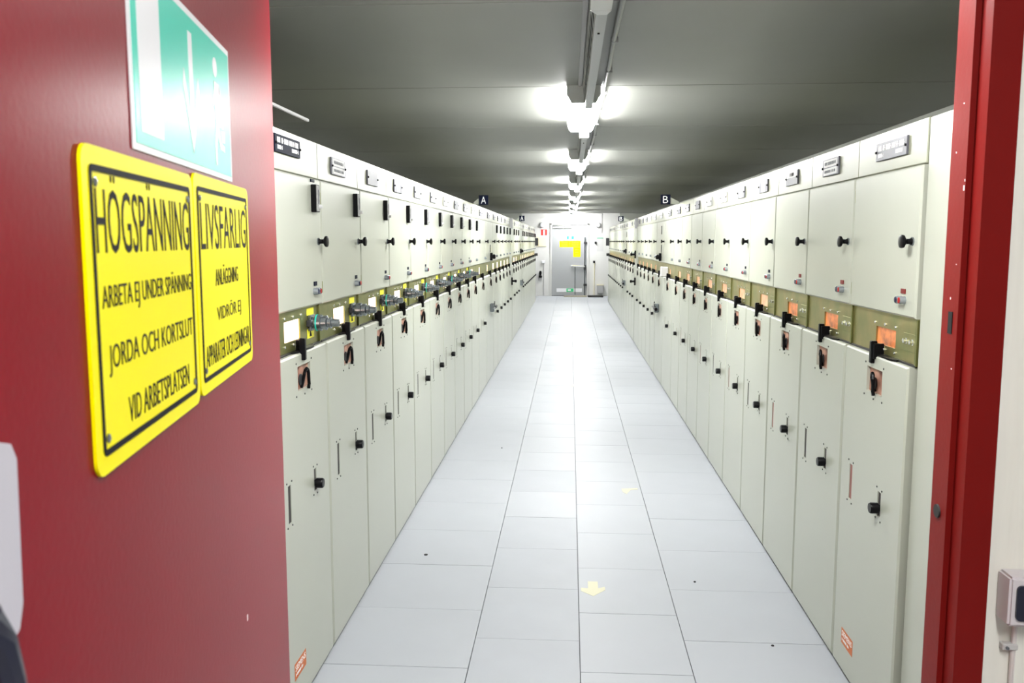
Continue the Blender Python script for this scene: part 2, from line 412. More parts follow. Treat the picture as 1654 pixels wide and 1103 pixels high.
for pts in ([(-0.480, 0.112), (-0.452, 0.112), (-0.444, 0.100), (-0.449, 0.062), (-0.470, 0.058), (-0.478, 0.070)],
            [(-0.478, 0.108), (-0.492, 0.085), (-0.486, 0.080), (-0.470, 0.098)],
            [(-0.452, 0.112), (-0.438, 0.092), (-0.436, 0.060), (-0.443, 0.060), (-0.446, 0.088), (-0.458, 0.100)],
            [(-0.474, 0.064), (-0.484, 0.040), (-0.482, 0.014), (-0.475, 0.014), (-0.474, 0.038), (-0.460, 0.062)],
            [(-0.462, 0.064), (-0.452, 0.044), (-0.430, 0.040), (-0.430, 0.033), (-0.456, 0.035), (-0.470, 0.054)],
            [(-0.446, 0.058), (-0.428, 0.058), (-0.428, 0.044), (-0.446, 0.044)]):
    fm.prism([(a + o_, b) for a, b in pts], -0.0024, -0.0020)
link('walking_figure', fm.mesh('walking_figure', M['signwhite']), t)

# light switch on the wall beside the frame
sw = empty('light_switch', (0.779, WF, 0.956))
tag(sw, 'grey surface-mounted light switch with dark rocker beside the red frame', 'switch')
link('housing', MB().box(-0.040, 0.040, -0.045, 0, 0, 0.086, bev=0.004, seg=2).mesh('housing', M['switchbox']), sw)
link('rocker', MB().prism(rrect(-0.030, 0.030, 0.012, 0.073, 0.008), -0.049, -0.0445).mesh('rocker', M['rocker']), sw)
link('cable_gland', MB().lathe([(0.009, -0.008), (0.009, 0.001)], 12, 'z', (-0.009, -0.016, 0)).mesh('cable_gland', M['cable']), sw)
cb = link('cable', MB().tube([(0.770, WF - 0.008, 0.95), (0.770, WF - 0.006, 0.90), (0.770, WF - 0.006, 0.6), (0.770, WF - 0.006, 0.05)], 0.0045, 8).mesh('cable', M['cable']))
tag(cb, 'thin grey cable running down the white wall below the light switch', 'cable')
for z in (0.905, 0.55, 0.2):
    c_ = link('clip', MB().box(-0.022, 0.004, -0.013, 0.001, -0.005, 0.006, bev=0.0015).mesh('clip', M['platewhite']), cb, (0.771, WF - 0.001, z))
    link('nail', MB().lathe([(0.0028, -0.0165), (0.0028, -0.012)], 8, 'y', (-0.015, 0, 0.0)).mesh('nail', M['zinc']), c_)

# ================================================================== LUMINAIRES
LX = 0.066
def lamp_profile(): return [(-0.060, 0.0), (-0.060, -0.020), (0.060, -0.020), (0.060, 0.0)]
for k in range(-1, 7):
    y = 4.72 + 3.24 * k if k >= 0 else 1.62
    L_ = 1.25 if k >= 0 else 0.82
    t = empty('ceiling_light', (LX, y, ZC))
    ordn = ['first', 'second', 'third', 'fourth', 'fifth', 'sixth', 'seventh'][k]
    tag(t, 'lit white fluorescent ceiling light, %s in line along the aisle' % ordn if k >= 0 else 'short lit white ceiling light just inside the red door frame', 'light', 'fluorescent lights along the aisle')
    part('housing', ('lamp_h', L_), lambda: MB().prism(lamp_profile(), 0.0, L_, 'xz'), M['lampbody'], t)
    def diff():
        pts = [(-0.062, -0.004), (-0.084, -0.006), (-0.086, -0.060), (-0.076, -0.080), (-0.056, -0.088), (0.056, -0.088), (0.076, -0.080), (0.086, -0.060), (0.084, -0.006), (0.062, -0.004)]
        return MB().prism(pts, 0.035, L_ - 0.02, 'xz')
    part('diffuser', ('lamp_d', L_), diff, M['lampon'], t)
    def cap(a, b):
        pts = [(-0.090, 0.0), (-0.090, -0.045), (-0.066, -0.088), (0.066, -0.088), (0.090, -0.045), (0.090, 0.0)]
        return MB().prism(pts, a, b, 'xz')
    part('end_cap', ('lamp_c0', L_), lambda: cap(-0.004, 0.034), M['lampbody'], t)
    part('end_cap', ('lamp_c1', L_), lambda: cap(L_ - 0.019, L_ - 0.004), M['lampon'], t)
# perforated trunking between the lights
def trunking(y0, y1, cover0, label):
    t = empty('cable_trunking', (0.09, y0, ZC))
    tag(t, label, 'trunking', 'perforated trunking between the lights')
    LN = y1 - y0
    m = MB(); n = max(1, int(LN / 0.15))
    m.box(-0.016, 0.020, 0, LN, -0.122, -0.119)
    def side(xb, xt, ya, yb, za, zb):
        f = lambda z: xb + (xt - xb) * (z + 0.119) / 0.119
        m.prism([(f(za), za), (f(za) + 0.0004, za), (f(zb) + 0.0004, zb), (f(zb), zb)], ya, yb, 'xz')
    for xb, xt in ((-0.016, -0.031), (0.018, 0.018)):
        side(xb, xt, 0, LN, -0.119, -0.100); side(xb, xt, 0, LN, -0.045, 0)
        for i in range(n + 1):
            ya = i * LN / n - 0.026
            side(xb, xt, max(0, ya), min(LN, ya + 0.052), -0.100, -0.045)
    link('channel', m.mesh('channel', M['trunk'], smooth=False), t)
    link('slot_dark_core', MB().box(-0.012, 0.014, 0.01, LN - 0.002, -0.115, -0.02).mesh('slot_dark_core', M['blacksat']), t)  # black box added inside so the slots look dark and shaded
    link('cover', MB().prism([(-0.028, -0.124), (-0.034, -0.121), (-0.034, -0.08), (0.03, -0.08), (0.03, -0.121), (0.024, -0.124)], -cover0, 0.0, 'xz').mesh('cover', M['cover']), t)
    link('cover_nose', MB().prism([(-0.034, 0.0), (-0.012, 0.05), (0.018, 0.05), (0.03, 0.0)], -0.1245, -0.122, 'xy').mesh('cover_nose', M['cover']), t)
    link('screw', MB().lathe([(0.004, -0.126), (0.004, -0.122)], 8, 'z', (0.0, LN * 0.15, 0)).mesh('screw', M['dkgrey']), t)
trunking(2.74, 4.713, 0.27, 'white perforated cable trunking before the first lit ceiling light')
for k in range(6):
    y = 4.72 + 3.24 * k
    nm = ['first and second', 'second and third', 'third and fourth', 'fourth and fifth', 'fifth and sixth', 'sixth and seventh'][k]
    trunking(y + 1.25 + 0.06, y + 3.24 - 0.007, 0.05, 'white perforated cable trunking between the %s ceiling lights' % nm)
st = link('mounting_strip', MB().box(0.036, 0.056, 2.0, 4.70, ZC - 0.008, ZC, bev=0.002).mesh('mounting_strip', M['boxgrey']))
tag(st, 'thin dark mounting strip on the ceiling beside the perforated trunking', 'strip')
pp = [(0.172 + 0.004 * math.sin(i * 1.7), 1.75 + i * 0.62, ZC - 0.016 - 0.002 * math.sin(i * 2.3)) for i in range(33)]
pipe = link('conduit', MB().tube(pp, 0.010, 8).mesh('conduit', M['trunk']))
tag(pipe, 'thin white conduit pipe clipped to the ceiling beside the lights', 'conduit')
for i in range(1, 33, 1):
    p = pp[i]
    part('clip', 'conduit_clip', lambda: MB().box(-0.0115, 0.018, -0.005, 0.005, -0.0115, 0.0125, bev=0.002), M['boxgrey'], pipe, p)
dk = empty('ceiling_duct', (-1.25, 1.7, 2.165))
tag(dk, 'flat dark duct with a pale edge hung above cabinet row A by the red door', 'duct')
link('tray', MB().box(-0.22, 0, 0, 2.45, 0, 0.012).mesh('tray', M['boxgrey']), dk)
link('edge_rail', MB().box(0, 0.004, 0, 2.45, 0.002, 0.014).mesh('edge_rail', M['trunk']), dk)
for y in (0.3, 1.5, 2.35):
    link('hanger_rod', MB().lathe([(0.004, 0.01), (0.004, ZC - 2.165 + 0.002)], 8, 'z', (-0.21, y, 0)).mesh('hanger_rod', M['zinc']), dk)

# lamps of the room before the door
for (x, y, nm) in ((0.45, -0.35, 'white fluorescent ceiling light in the room before the red door'),):
    t = empty('ceiling_light', (x, y, 2.7)); tag(t, nm, 'light')
    link('housing', MB().box(-0.12, 0.12, -0.65, 0.65, -0.04, 0).mesh('housing', M['lampbody']), t)
    link('diffuser', MB().box(-0.10, 0.10, -0.63, 0.63, -0.08, -0.04, bev=0.01).mesh('diffuser', M['lampante']), t)

# ================================================================== CABINETS
W0 = 0.608
ZT = 1.962
ORD = ['first', 'second', 'third', 'fourth', 'fifth', 'sixth', 'seventh', 'eighth', 'ninth', 'tenth', 'eleventh', 'twelfth', 'thirteenth', 'fourteenth', 'fifteenth', 'sixteenth', 'seventeenth', 'eighteenth', 'nineteenth', 'twentieth'] + \
      ['twenty-' + s for s in ('first', 'second', 'third', 'fourth', 'fifth', 'sixth', 'seventh', 'eighth', 'ninth')] + ['thirtieth', 'thirty-first', 'thirty-second', 'thirty-third', 'thirty-fourth']
LAYOUT = [(W0, 'std')] * 10 + [(0.87, 'wide'), (0.87, 'breaker')] + [(W0, 'std')] * 5 + [(0.35, 'post')] + [(W0, 'std')] * 3 + [(0.87, 'breaker')] + [(W0, 'std')] * 11

def nameplate(t, hd, row, k, W, near):
    """plates on the header; unreadable print is built as letter-sized strokes"""
    r = random.Random(row + str(k))
    kind = 'grey'
    if k == 0: kind = 'black' if row == 'A' else 'greysheen'  # row B's first plate: grey colour stands in for a reflection on it
    elif k == 1: kind = 'double'
    elif k == 2: kind = 'grey' if row == 'A' else 'half'
    elif k == 3: kind = 'sticker'
    else: kind = ['white', 'sticker', 'grey', 'half', 'white'][r.randrange(5)]
    c = W * 0.46
    if kind in ('black', 'greysheen'): a, b, z0, z1 = (0.128, 0.385, 1.884, 1.941) if row == 'A' else (0.195, 0.465, 1.868, 1.926)
    else: a, b, z0, z1 = c - 0.105, c + 0.105, 1.862, 1.928
    yf = 0.020
    pm = {'black': 'plateblack', 'greysheen': 'plategrey', 'white': 'platewhite'}.get(kind, 'plategrey')
    p = part('name_plate', ('plate', round(b - a, 4), round(z1 - z0, 4), pm), lambda: MB().box(0, b - a, -0.007, 0, 0, z1 - z0, bev=0.0008), M[pm], hd, (a, yf, z0))
    wv, hv = b - a, z1 - z0
    part('screw', 'plate_screw', lambda: MB().lathe([(0.0045, 0), (0.0045, -0.004), (0.003, -0.0055)], 10, 'y'), M['black'], p, (0.006, -0.007, hv * 0.5))
    part('screw', 'plate_screw', None, None, p, (wv - 0.006, -0.007, hv * 0.5))
    y = -0.007
    if kind in ('black', 'greysheen'):
        m = MB(); marks(m, 0.020, wv - 0.018, hv * 0.54, hv * 0.84, y, 11); marks(m, 0.022, 0.072, hv * 0.18, hv * 0.40, y, 12); marks(m, wv - 0.09, wv - 0.022, hv * 0.20, hv * 0.42, y, 13)
        link('printed_text', m.mesh('printed_text', M['inkwhite'], smooth=False), p)
    elif kind == 'double':
        for (za, zb, sd) in ((hv * 0.53, hv * 0.95, 21), (hv * 0.06, hv * 0.46, 22)):
            l = link('label_strip', MB().box(0.018, wv - 0.018, y - 0.0005, y, za, zb).mesh('label_strip', M['platewhite']), p)
            m = MB(); marks(m, 0.030, wv - 0.032, za + 0.008, zb - 0.008, y - 0.0005, sd + (row == 'B') * 7)
            link('printed_text', m.mesh('printed_text', M['inkgrey'], smooth=False), l)
    elif kind == 'half':
        l = link('label_strip', MB().box(0.01, wv - 0.018, y - 0.0005, y, hv * 0.52, hv * 0.97).mesh('label_strip', M['platewhite']), p)
        m = MB(); marks(m, wv * 0.33, wv * 0.72, hv * 0.62, hv * 0.86, y - 0.0005, k + 5)
        link('printed_text', m.mesh('printed_text', M['inkblack'], smooth=False), l)
    elif near and kind in ('grey', 'sticker'):
        if kind == 'sticker' or k == 3:
            l = link('label_strip', MB().box(wv * 0.32, wv * 0.72, y - 0.0005, y, hv * 0.03, hv * 0.8).mesh('label_strip', M['platewhite']), p)

def std_upper(t, row, k, W, kind, near):
    ud = part('upper_door', ('ud', W), lambda: MB().panel(0.005, W - 0.005, 1.368, 1.826, 0.010, 0.0545, (), 0.006), M['cream'], t)
    xk = W - 0.048
    def kn():
        return MB().lathe([(0.011, 0), (0.011, -0.006), (0.0085, -0.010), (0.0085, -0.020), (0.014, -0.024), (0.0195, -0.027), (0.0205, -0.031), (0.0195, -0.036), (0.013, -0.038)], 20 if near else 12, 'y')
    kb = part('knob', 'knob%d' % near, kn, M['black'], ud, (xk, 0.010, 1.600))
    if near: part('rosette', 'rosette', lambda: MB().lathe([(0.0135, 0), (0.0135, -0.004)], 16, 'y'), M['zinc'], kb)
    if (row == 'A' and kind == 'std'):
        x = W - 0.125
        mt = part('meter', 'meter', lambda: MB().box(0, 0.045, -0.020, 0, 0, 0.098, bev=0.002), M['black'], ud, (x, 0.010, 1.705), label='narrow black panel meter with pale dial')
        part('dial', 'dial', lambda: MB().box(0.003, 0.042, -0.0215, -0.0195, 0.004, 0.094), M['meterface'], mt)
        if near:
            part('adjuster', 'adjuster', lambda: MB().lathe([(0.007, -0.020), (0.007, -0.030), (0.005, -0.034)], 12, 'y', (0.032, 0, 0.02)), M['platewhite'], mt)
            part('pointer', 'pointer', lambda: MB().prism([(0.020, 0.03), (0.022, 0.03), (0.026, 0.08), (0.024, 0.08)], -0.0225, -0.0213), M['blue'], mt)
        if k == 0:
            lb = link('label', MB().box(x - 0.004, x + 0.040, 0.0065, 0.010, 1.812, 1.8225).mesh('label', M['plateblack']), ud)
            m = MB(); marks(m, x + 0.002, x + 0.036, 1.8145, 1.820, 0.0065, 5); link('printed_text', m.mesh('printed_text', M['inkgrey'], smooth=False), lb)
    if kind in ('std', 'wide'):
        x = W - 0.118
        if near:
            redl = row == 'B' and k < 3
            lb = part('label', ('ledlabel', redl), lambda: MB().box(0.002, 0.036, -0.003, 0, 0, 0.015), M['redlabel' if redl else 'plateblack'], ud, (x, 0.010, 1.440))
        for i, mm in enumerate(('blue', 'red')):
            l = part('indicator_light', 'led_ring%d' % near, lambda: MB().lathe([(0.0125, 0), (0.0125, -0.012), (0.0115, -0.017), (0.0105, -0.018)], 16 if near else 8, 'y'), M['ring'], ud, (x + 0.004 + 0.028 * i, 0.010, 1.420))
            if near: part('lens', 'led_' + mm, lambda: MB().lathe([(0.0095, -0.017), (0.0095, -0.0195), (0.006, -0.021)], 16, 'y'), M[mm], l)
    if kind == 'breaker':
        x = W * 0.62
        for z0, z1 in (((1.68, 1.775), (1.475, 1.565)) if row == 'B' else ((1.475, 1.565),)):
            part('guide_slot', ('gslot', z0), lambda: MB().box(-0.012, 0.012, -0.006, 0, z0, z1, bev=0.002), M['black'], ud, (x, 0.010, 0))
        hb = part('breaker_handle', 'bhandle', lambda: MB().lathe([(0.020, 0), (0.020, -0.03), (0.028, -0.035), (0.028, -0.055), (0.018, -0.065)], 14, 'y').box(-0.012, 0.012, -0.03, 0, -0.045, 0.045, bev=0.004), M['black'], ud, (x, 0.010, 1.425))
    if near:
        for z in (1.76, 1.43):
            part('hinge', 'hinge', lambda: MB().box(-0.004, 0.0042, -0.002, 0.012, -0.022, 0.022, bev=0.001), M['olive'], ud, (0.003, 0.014, z))
    return ud

def std_strip(t, row, k, W, kind, near):
    mm = 'olive' if row == 'A' else 'olive2'
    a, b, z0, z1 = (0.205, 0.375, 1.262, 1.332) if row == 'A' else (0.235, 0.415, 1.256, 1.314)
    if kind in ('wide', 'breaker'): a, b = a + 0.12, b + 0.05
    sp = part('busbar_panel', ('strip', W, row, kind), lambda: MB().panel(0.001, W - 0.001, 1.222, 1.368, 0.028, 0.0545, ((a, b, z0, z1),), 0.001), M[mm], t)
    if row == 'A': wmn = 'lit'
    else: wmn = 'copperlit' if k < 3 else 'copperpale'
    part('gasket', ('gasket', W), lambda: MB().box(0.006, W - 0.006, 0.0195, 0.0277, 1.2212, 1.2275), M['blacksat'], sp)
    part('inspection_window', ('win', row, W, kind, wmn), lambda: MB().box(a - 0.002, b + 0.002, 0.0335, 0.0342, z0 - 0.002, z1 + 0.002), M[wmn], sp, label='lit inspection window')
    if near:
        def scr():
            m = MB()
            for x in (a - 0.004, (a + b) / 2, b + 0.004):
                for z in (z0 - 0.013, z1 + 0.013): m.lathe([(0.0048, 0.028), (0.0048, 0.024), (0.003, 0.022)], 8, 'y', (x, 0, z))
            return m
        s_ = part('screws', ('wscr', row, W), scr, M['steel'], sp); s_['kind'] = 'stuff'
        part('divider', ('divid', W), lambda: MB().box(W - 0.018, W - 0.004, 0.020, 0.028, 1.224, 1.366, bev=0.001), M[mm], sp)
        for i, xx in enumerate((W - 0.10, W - 0.05) if row == 'B' else ()):
            part('bolt', 'stripbolt', lambda: MB().lathe([(0.010, 0), (0.010, -0.003), (0.0075, -0.004), (0.0075, -0.012), (0.004, -0.014)], 8, 'y'), M['steel'], sp, (xx, 0.028, 1.293))
        if row == 'B': part('lock_plate', ('lockpl', W), lambda: MB().box(W - 0.125, W - 0.03, 0.0255, 0.028, 1.262, 1.318, bev=0.001), M[mm], sp)
    if row == 'A' and kind == 'std' and k <= 8:
        x = 0.492; zc = 1.306
        for z0_, z1_ in ((1.334, 1.360), (1.250, 1.284)):
            yl = part('yellow_label', ('yl', z0_), lambda: MB().box(-0.036, 0.046, -0.001, 0, z0_, z1_), M['yellow'], sp, (x, 0.028, 0))
        if near: part('warning_symbol', 'ylsym', lambda: MB().prism([(-0.012, 1.256), (0.016, 1.256), (0.002, 1.280)], -0.0018, -0.001).prism([(-0.005, 1.259), (0.009, 1.259), (0.002, 1.273)], -0.0022, -0.0017), M['inkblack'], yl)
        def con():
            m = MB().box(-0.028, 0.030, -0.012, 0, -0.029, 0.029, bev=0.002)
            m.lathe([(0.022, -0.012), (0.022, -0.022), (0.030, -0.024), (0.030, -0.044), (0.024, -0.046), (0.024, -0.052), (0.0265, -0.053), (0.0265, -0.064), (0.018, -0.068), (0.018, -0.074), (0.0205, -0.075), (0.0205, -0.080), (0.0150, -0.082), (0.0135, -0.108), (0.009, -0.110)], 18 if near else 12, 'y')
            return m
        cn = part('interlock_plug', 'con%d' % near, con, M['zinc'], sp, (x, 0.028, zc), label='grey metal interlock plug')
        if near:
            part('collar', 'concol', lambda: MB().lathe([(0.0306, -0.026), (0.0306, -0.031)], 18, 'y'), M['teal'], cn) if k % 2 == 0 else None
            part('release_tab', 'contab', lambda: MB().box(-0.046, -0.026, -0.014, 0, -0.012, 0.012, bev=0.002), M['dkgrey'], cn)
    if row == 'B' and k == 10:
        link('white_cover', MB().box(0.14, 0.24, -0.05, 0.028, 1.225, 1.33, bev=0.006).mesh('white_cover', M['platewhite']), sp)
    return sp

def std_lower(t, row, k, W, kind, near):
    dx = (W - W0) * 0.5
    hw = (0.247 + dx, 0.392 + dx, 1.094, 1.178); hs = (0.112 + dx, 0.142 + dx, 0.672, 0.800); hk = (0.402 + dx, 0.432 + dx, 0.700, 0.782)
    if kind == 'breaker': hs = None; hk = None
    holes = tuple(h for h in (hw, hs, hk) if h)
    ld = part('lower_door', ('ld', W, kind), lambda: MB().panel(0.009, W - 0.009, 0.014, 1.221, 0.0, 0.0545, holes, 0.006), M['cream'], t)
    pane = lambda h, d=0.014: (lambda: MB().box(h[0] - 0.001, h[1] + 0.001, d, d + 0.002, h[2] - 0.001, h[3] + 0.001))
    part('copper_window', ('cw', W), pane(hw, 0.010), M['copper'], ld, label='square window onto copper parts')
    xc = (hw[0] + hw[1]) / 2
    def hd():
        m = MB()
        m.tube([(0.020, -0.008, -0.070), (0.020, -0.010, -0.055), (0.018, -0.010, -0.015), (0.013, -0.009, -0.003), (0.003, -0.008, 0.002), (-0.007, -0.006, -0.003), (-0.012, -0.004, -0.015), (-0.013, 0.002, -0.045), (-0.011, 0.008, -0.062)], 0.0060, 8)
        return m
    part('crank_handle', 'crank', hd, M['black'], ld, (xc, 0, 1.160))
    if near: part('crank_disc', 'crankd', lambda: MB().lathe([(0.020, 0.014), (0.020, 0.006), (0.012, 0.003)], 16, 'y'), M['dkgrey'], ld, (xc - 0.018, 0, 1.126))
    # latch bridging to the busbar panel
    lt = part('latch', 'latch', lambda: MB().box(-0.014, 0.006, -0.013, 0.008, -0.074, 0.002, bev=0.003).box(0.007, 0.018, -0.008, 0.026, -0.058, -0.006, bev=0.002), M['black'], ld, (xc - 0.012, 0, 1.268))
    part('latch_lever', 'latchlever', lambda: MB().prism([(-0.085, 0.022), (-0.05, 0.004), (0.13, 0.002), (0.155, 0.012), (0.150, 0.024), (-0.06, 0.026)], 0, 0.006, 'xy'), M['black'], ld, (xc, 0, 1.2215))
    if kind != 'breaker':
        part('slot_window', ('sw', W, row == 'B' and k % 2 == 0), pane(hs, 0.0025), M['slotpink' if (row == 'B' and k % 2 == 0) else 'slotglass'], ld)
        part('slot_window', ('sk', W), pane(hk, 0.004), M['slotglass'], ld)
        part('selector_knob', 'selk%d' % near, lambda: MB().lathe([(0.012, 0.012), (0.012, -0.002), (0.0185, -0.004), (0.0185, -0.026), (0.016, -0.030), (0.006, -0.030)], 18 if near else 10, 'y'), M['black'], ld, ((hk[0] + hk[1]) / 2, 0, 0.728))
    else:
        lv = part('breaker_lever', 'blever', lambda: MB().tube([(-0.20, -0.05, 0), (0.20, -0.05, 0)], 0.012, 8).box(-0.05, 0.05, -0.05, 0, -0.05, 0.05, bev=0.008), M['zinc'], ld, (W * 0.5, 0, 0.84))
        part('lever_grip', 'bgrip', lambda: MB().tube([(0.05, -0.05, 0), (0.21, -0.05, 0)], 0.019, 8), M['black'], lv)
        part('key_tag', 'bkey', lambda: MB().box(-0.01, 0.01, -0.055, -0.045, 0.01, 0.075, bev=0.002), M['dkgrey'], lv)
    if near:
        def scr():
            m = MB()
            P = [(hw[0] - 0.015, hw[3] + 0.012), (hw[1] + 0.010, hw[3] + 0.010), (hw[0] - 0.018, hw[2] - 0.016), (hw[1] + 0.008, hw[2] - 0.018), (xc, hw[2] - 0.020)]
            if hs: P += [(hs[0] - 0.012, hs[3] + 0.012), (hs[1] + 0.008, hs[3] + 0.010), (hs[0] - 0.012, hs[2] - 0.010), (hs[1] + 0.006, hs[2] - 0.012)]
            if hk: P += [(hk[0] - 0.008, hk[3] + 0.012), (hk[1] + 0.008, hk[3] + 0.008), (hk[0] - 0.010, hk[2] - 0.010), (hk[1] + 0.006, hk[2] - 0.014)]
            for x, z in P: m.lathe([(0.0034, 0), (0.0034, -0.0018)], 8, 'y', (x, 0, z))
            return m
        s_ = part('screws', ('lscr', W, kind), scr, M['dkgrey'], ld); s_['kind'] = 'stuff'
        for z in (1.13, 0.69, 0.28):
            part('hinge', 'hinge_low', lambda: MB().box(-0.0045, 0.0045, -0.001, 0.012, -0.026, 0.026, bev=0.001), M['olive'], ld, (0.0045, 0.010, z))
    if k == 0:
        xs, zs = (0.125, 0.120) if row == 'A' else (0.105, 0.118)
        stk = link('sticker', MB().box(0, 0.125, -0.0008, 0, 0, 0.058).mesh('sticker', M['orange']), ld, (xs, 0, zs)); stk['label'] = 'orange maker sticker'
        lettering('SIEMENS', 0.008, 0.117, 0.030, 0.050, -0.0008, M['inkwhite'], stk)
        m = MB(); marks(m, 0.010, 0.090, 0.012, 0.021, -0.0008, 9); link('printed_text', m.mesh('printed_text', M['inkwhite'], smooth=False), stk)
    return ld

def cabinet(row, k, y0, W, kind):
    near = k <= 8
    if row == 'A': t = empty('switchgear_cabinet', (-0.918, y0, 0), math.pi / 2)
    else: t = empty('switchgear_cabinet', (1.020, y0 + W, 0), -math.pi / 2)
    desc = {'std': 'cream switchgear cabinet in row %s, %s from the red door', 'wide': 'wide cream switchgear cabinet in row %s, %s from the red door',
            'breaker': 'wide cream breaker cabinet with lever in row %s, %s from the red door', 'post': 'narrow plain cream panel in row %s, %s from the red door'}[kind]
    if row == 'A' and kind == 'std' and k <= 8: desc = desc.replace('cabinet in', 'cabinet with grey plug and meter in')
    tag(t, desc % (row, ORD[k]), 'cabinet', 'switchgear cabinets of row %s' % row)
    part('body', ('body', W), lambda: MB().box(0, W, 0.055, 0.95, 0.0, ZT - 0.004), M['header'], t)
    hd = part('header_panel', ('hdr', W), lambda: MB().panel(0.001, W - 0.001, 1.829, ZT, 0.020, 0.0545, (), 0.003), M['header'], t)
    if kind == 'post':
        fp = part('front_panel', ('fp', W), lambda: MB().panel(0.005, W - 0.005, 0.014, 1.826, 0.004, 0.0545, (), 0.006), M['cream'], t)
        part('duct_plate', 'ductplate', lambda: MB().box(0, 0.05, -0.03, 0.02, 1.80, 1.955, bev=0.003), M['boxgrey'], hd, (0.02 if row == 'A' else 0.28, 0, 0))
        z = 0.98 if row == 'A' else 1.40
        part('door_handle', 'posth', lambda: MB().box(-0.014, 0.014, -0.02, 0.004, -0.06, 0.06, bev=0.004).lathe([(0.016, 0), (0.016, -0.05), (0.022, -0.055), (0.022, -0.08), (0.01, -0.085)], 12, 'y'), M['black'], fp, (W * 0.55, 0, z))
        part('door_handle', 'posth', None, None, fp, (W * 0.55, 0, 0.98)) if row == 'B' else None
        return t
    nameplate(t, hd, row, k, W, near)
    std_upper(t, row, k, W, kind, near)
    std_strip(t, row, k, W, kind, near)
    std_lower(t, row, k, W, kind, near)
    return t

for row, ys in (('A', 2.603), ('B', 2.656)):
    y = ys
    for k, (W, kind) in enumerate(LAYOUT):
        last = cabinet(row, k, y, W, kind); y += W
    W = LAYOUT[-1][0]
    link('control_box', MB().box(0.50 if row == 'A' else 0.02, 0.585 if row == 'A' else 0.10, -0.075, 0.010, 1.49, 1.69, bev=0.004).mesh('control_box', M['dkgrey']), last)
    link('end_bracket', MB().box(0.50 if row == 'A' else 0.02, 0.585 if row == 'A' else 0.10, -0.06, 0.020, 1.22, 1.29, bev=0.004).mesh('end_bracket', M['blacksat']), last)
    # plain end cabinet beside the door wall
    Wp = 0.594
    t = empty('end_cabinet', (-0.918, ys - Wp - 0.006, 0), math.pi / 2) if row == 'A' else empty('end_cabinet', (1.020, ys - 0.006, 0), -math.pi / 2)
    tag(t, 'plain cream end cabinet without doors, at the start of row %s' % row, 'cabinet')
    link('body', MB().box(0, Wp, 0.0225, 0.95, 0.0, ZT - 0.002, bev=0.003).mesh('body', M['cream']), t)
    pl = link('name_plate', MB().box(0.30, 0.50, 0.015, 0.0225, 1.872, 1.930, bev=0.0008).mesh('name_plate', M['plategrey']), t)
    link('screw', MB().lathe([(0.0045, 0.015), (0.0045, 0.011), (0.003, 0.0095)], 10, 'y', (0.306, 0, 1.905)).mesh('screw', M['black']), pl)

# row signs standing out from the cabinet tops
def rowsign(letter, x, y, s, label):
    t = empty('row_sign', (x, y, ZT))
    tag(t, label, 'sign', 'black row letter signs')
    z0 = -0.004
    link('board', MB().box(-s / 2, s / 2, 0, 0.004, z0, z0 + s, bev=0.001).mesh('board', M['plateblack']), t)
    lettering(letter, -s * 0.26, s * 0.26, z0 + s * 0.14, z0 + s * 0.86, 0, M['inkwhite'], t)
    d = -1 if letter == 'A' else 1
    xe = (-0.955 - x) if letter == 'A' else (1.055 - x)
    link('bracket', MB().prism([(d * s * 0.3, 0.0), (xe, -0.003), (xe, 0.02), (d * s * 0.4, s * 0.75)][::-1 if d < 0 else 1], 0.004, 0.008, 'xz').mesh('bracket', M['cream']), t)
rowsign('A', -0.855, 8.6, 0.094, 'black sign with white letter A on cabinet row, nearer the red door')
rowsign('B', 0.921, 8.6, 0.094, 'black sign with white letter B on cabinet row, nearer the red door')
rowsign('A', -0.852, 15.4, 0.094, 'black sign with white letter A on cabinet row, nearer the grey door')
rowsign('B', 0.906, 15.8, 0.094, 'black sign with white letter B on cabinet row, nearer the grey door')

# worn arrows on the floor
ar = link('floor_arrow', MB().prism([(0.095, 3.965), (0.142, 3.965), (0.142, 3.885), (0.173, 3.905), (0.174, 3.868), (0.117, 3.793), (0.062, 3.850), (0.062, 3.888), (0.095, 3.880)], 0.0, 0.0008, 'xy').mesh('floor_arrow', M['cream2']))
tag(ar, 'whole cream arrow sticker on the floor tiles pointing at the red door', 'arrow')
ar = link('floor_arrow', MB().prism([(0.345, 5.535), (0.448, 5.555), (0.452, 5.525), (0.405, 5.515), (0.372, 5.42), (0.350, 5.46)], 0.0, 0.0008, 'xy').mesh('floor_arrow', M['cream2']))
tag(ar, 'torn remnant of a cream arrow sticker on the floor tiles', 'arrow')
for y in (9.6, 12.4):
    ar = link('floor_arrow', MB().prism([(0.04, y + .08), (0.10, y + .08), (0.10, y), (0.14, y), (0.07, y - .1), (0.0, y), (0.04, y)], 0.0, 0.0008, 'xy').mesh('floor_arrow', M['cream2']))
    tag(ar, 'small cream floor arrow in the aisle, %s one beyond the torn remnant' % ('next' if y < 10 else 'last'), 'arrow')

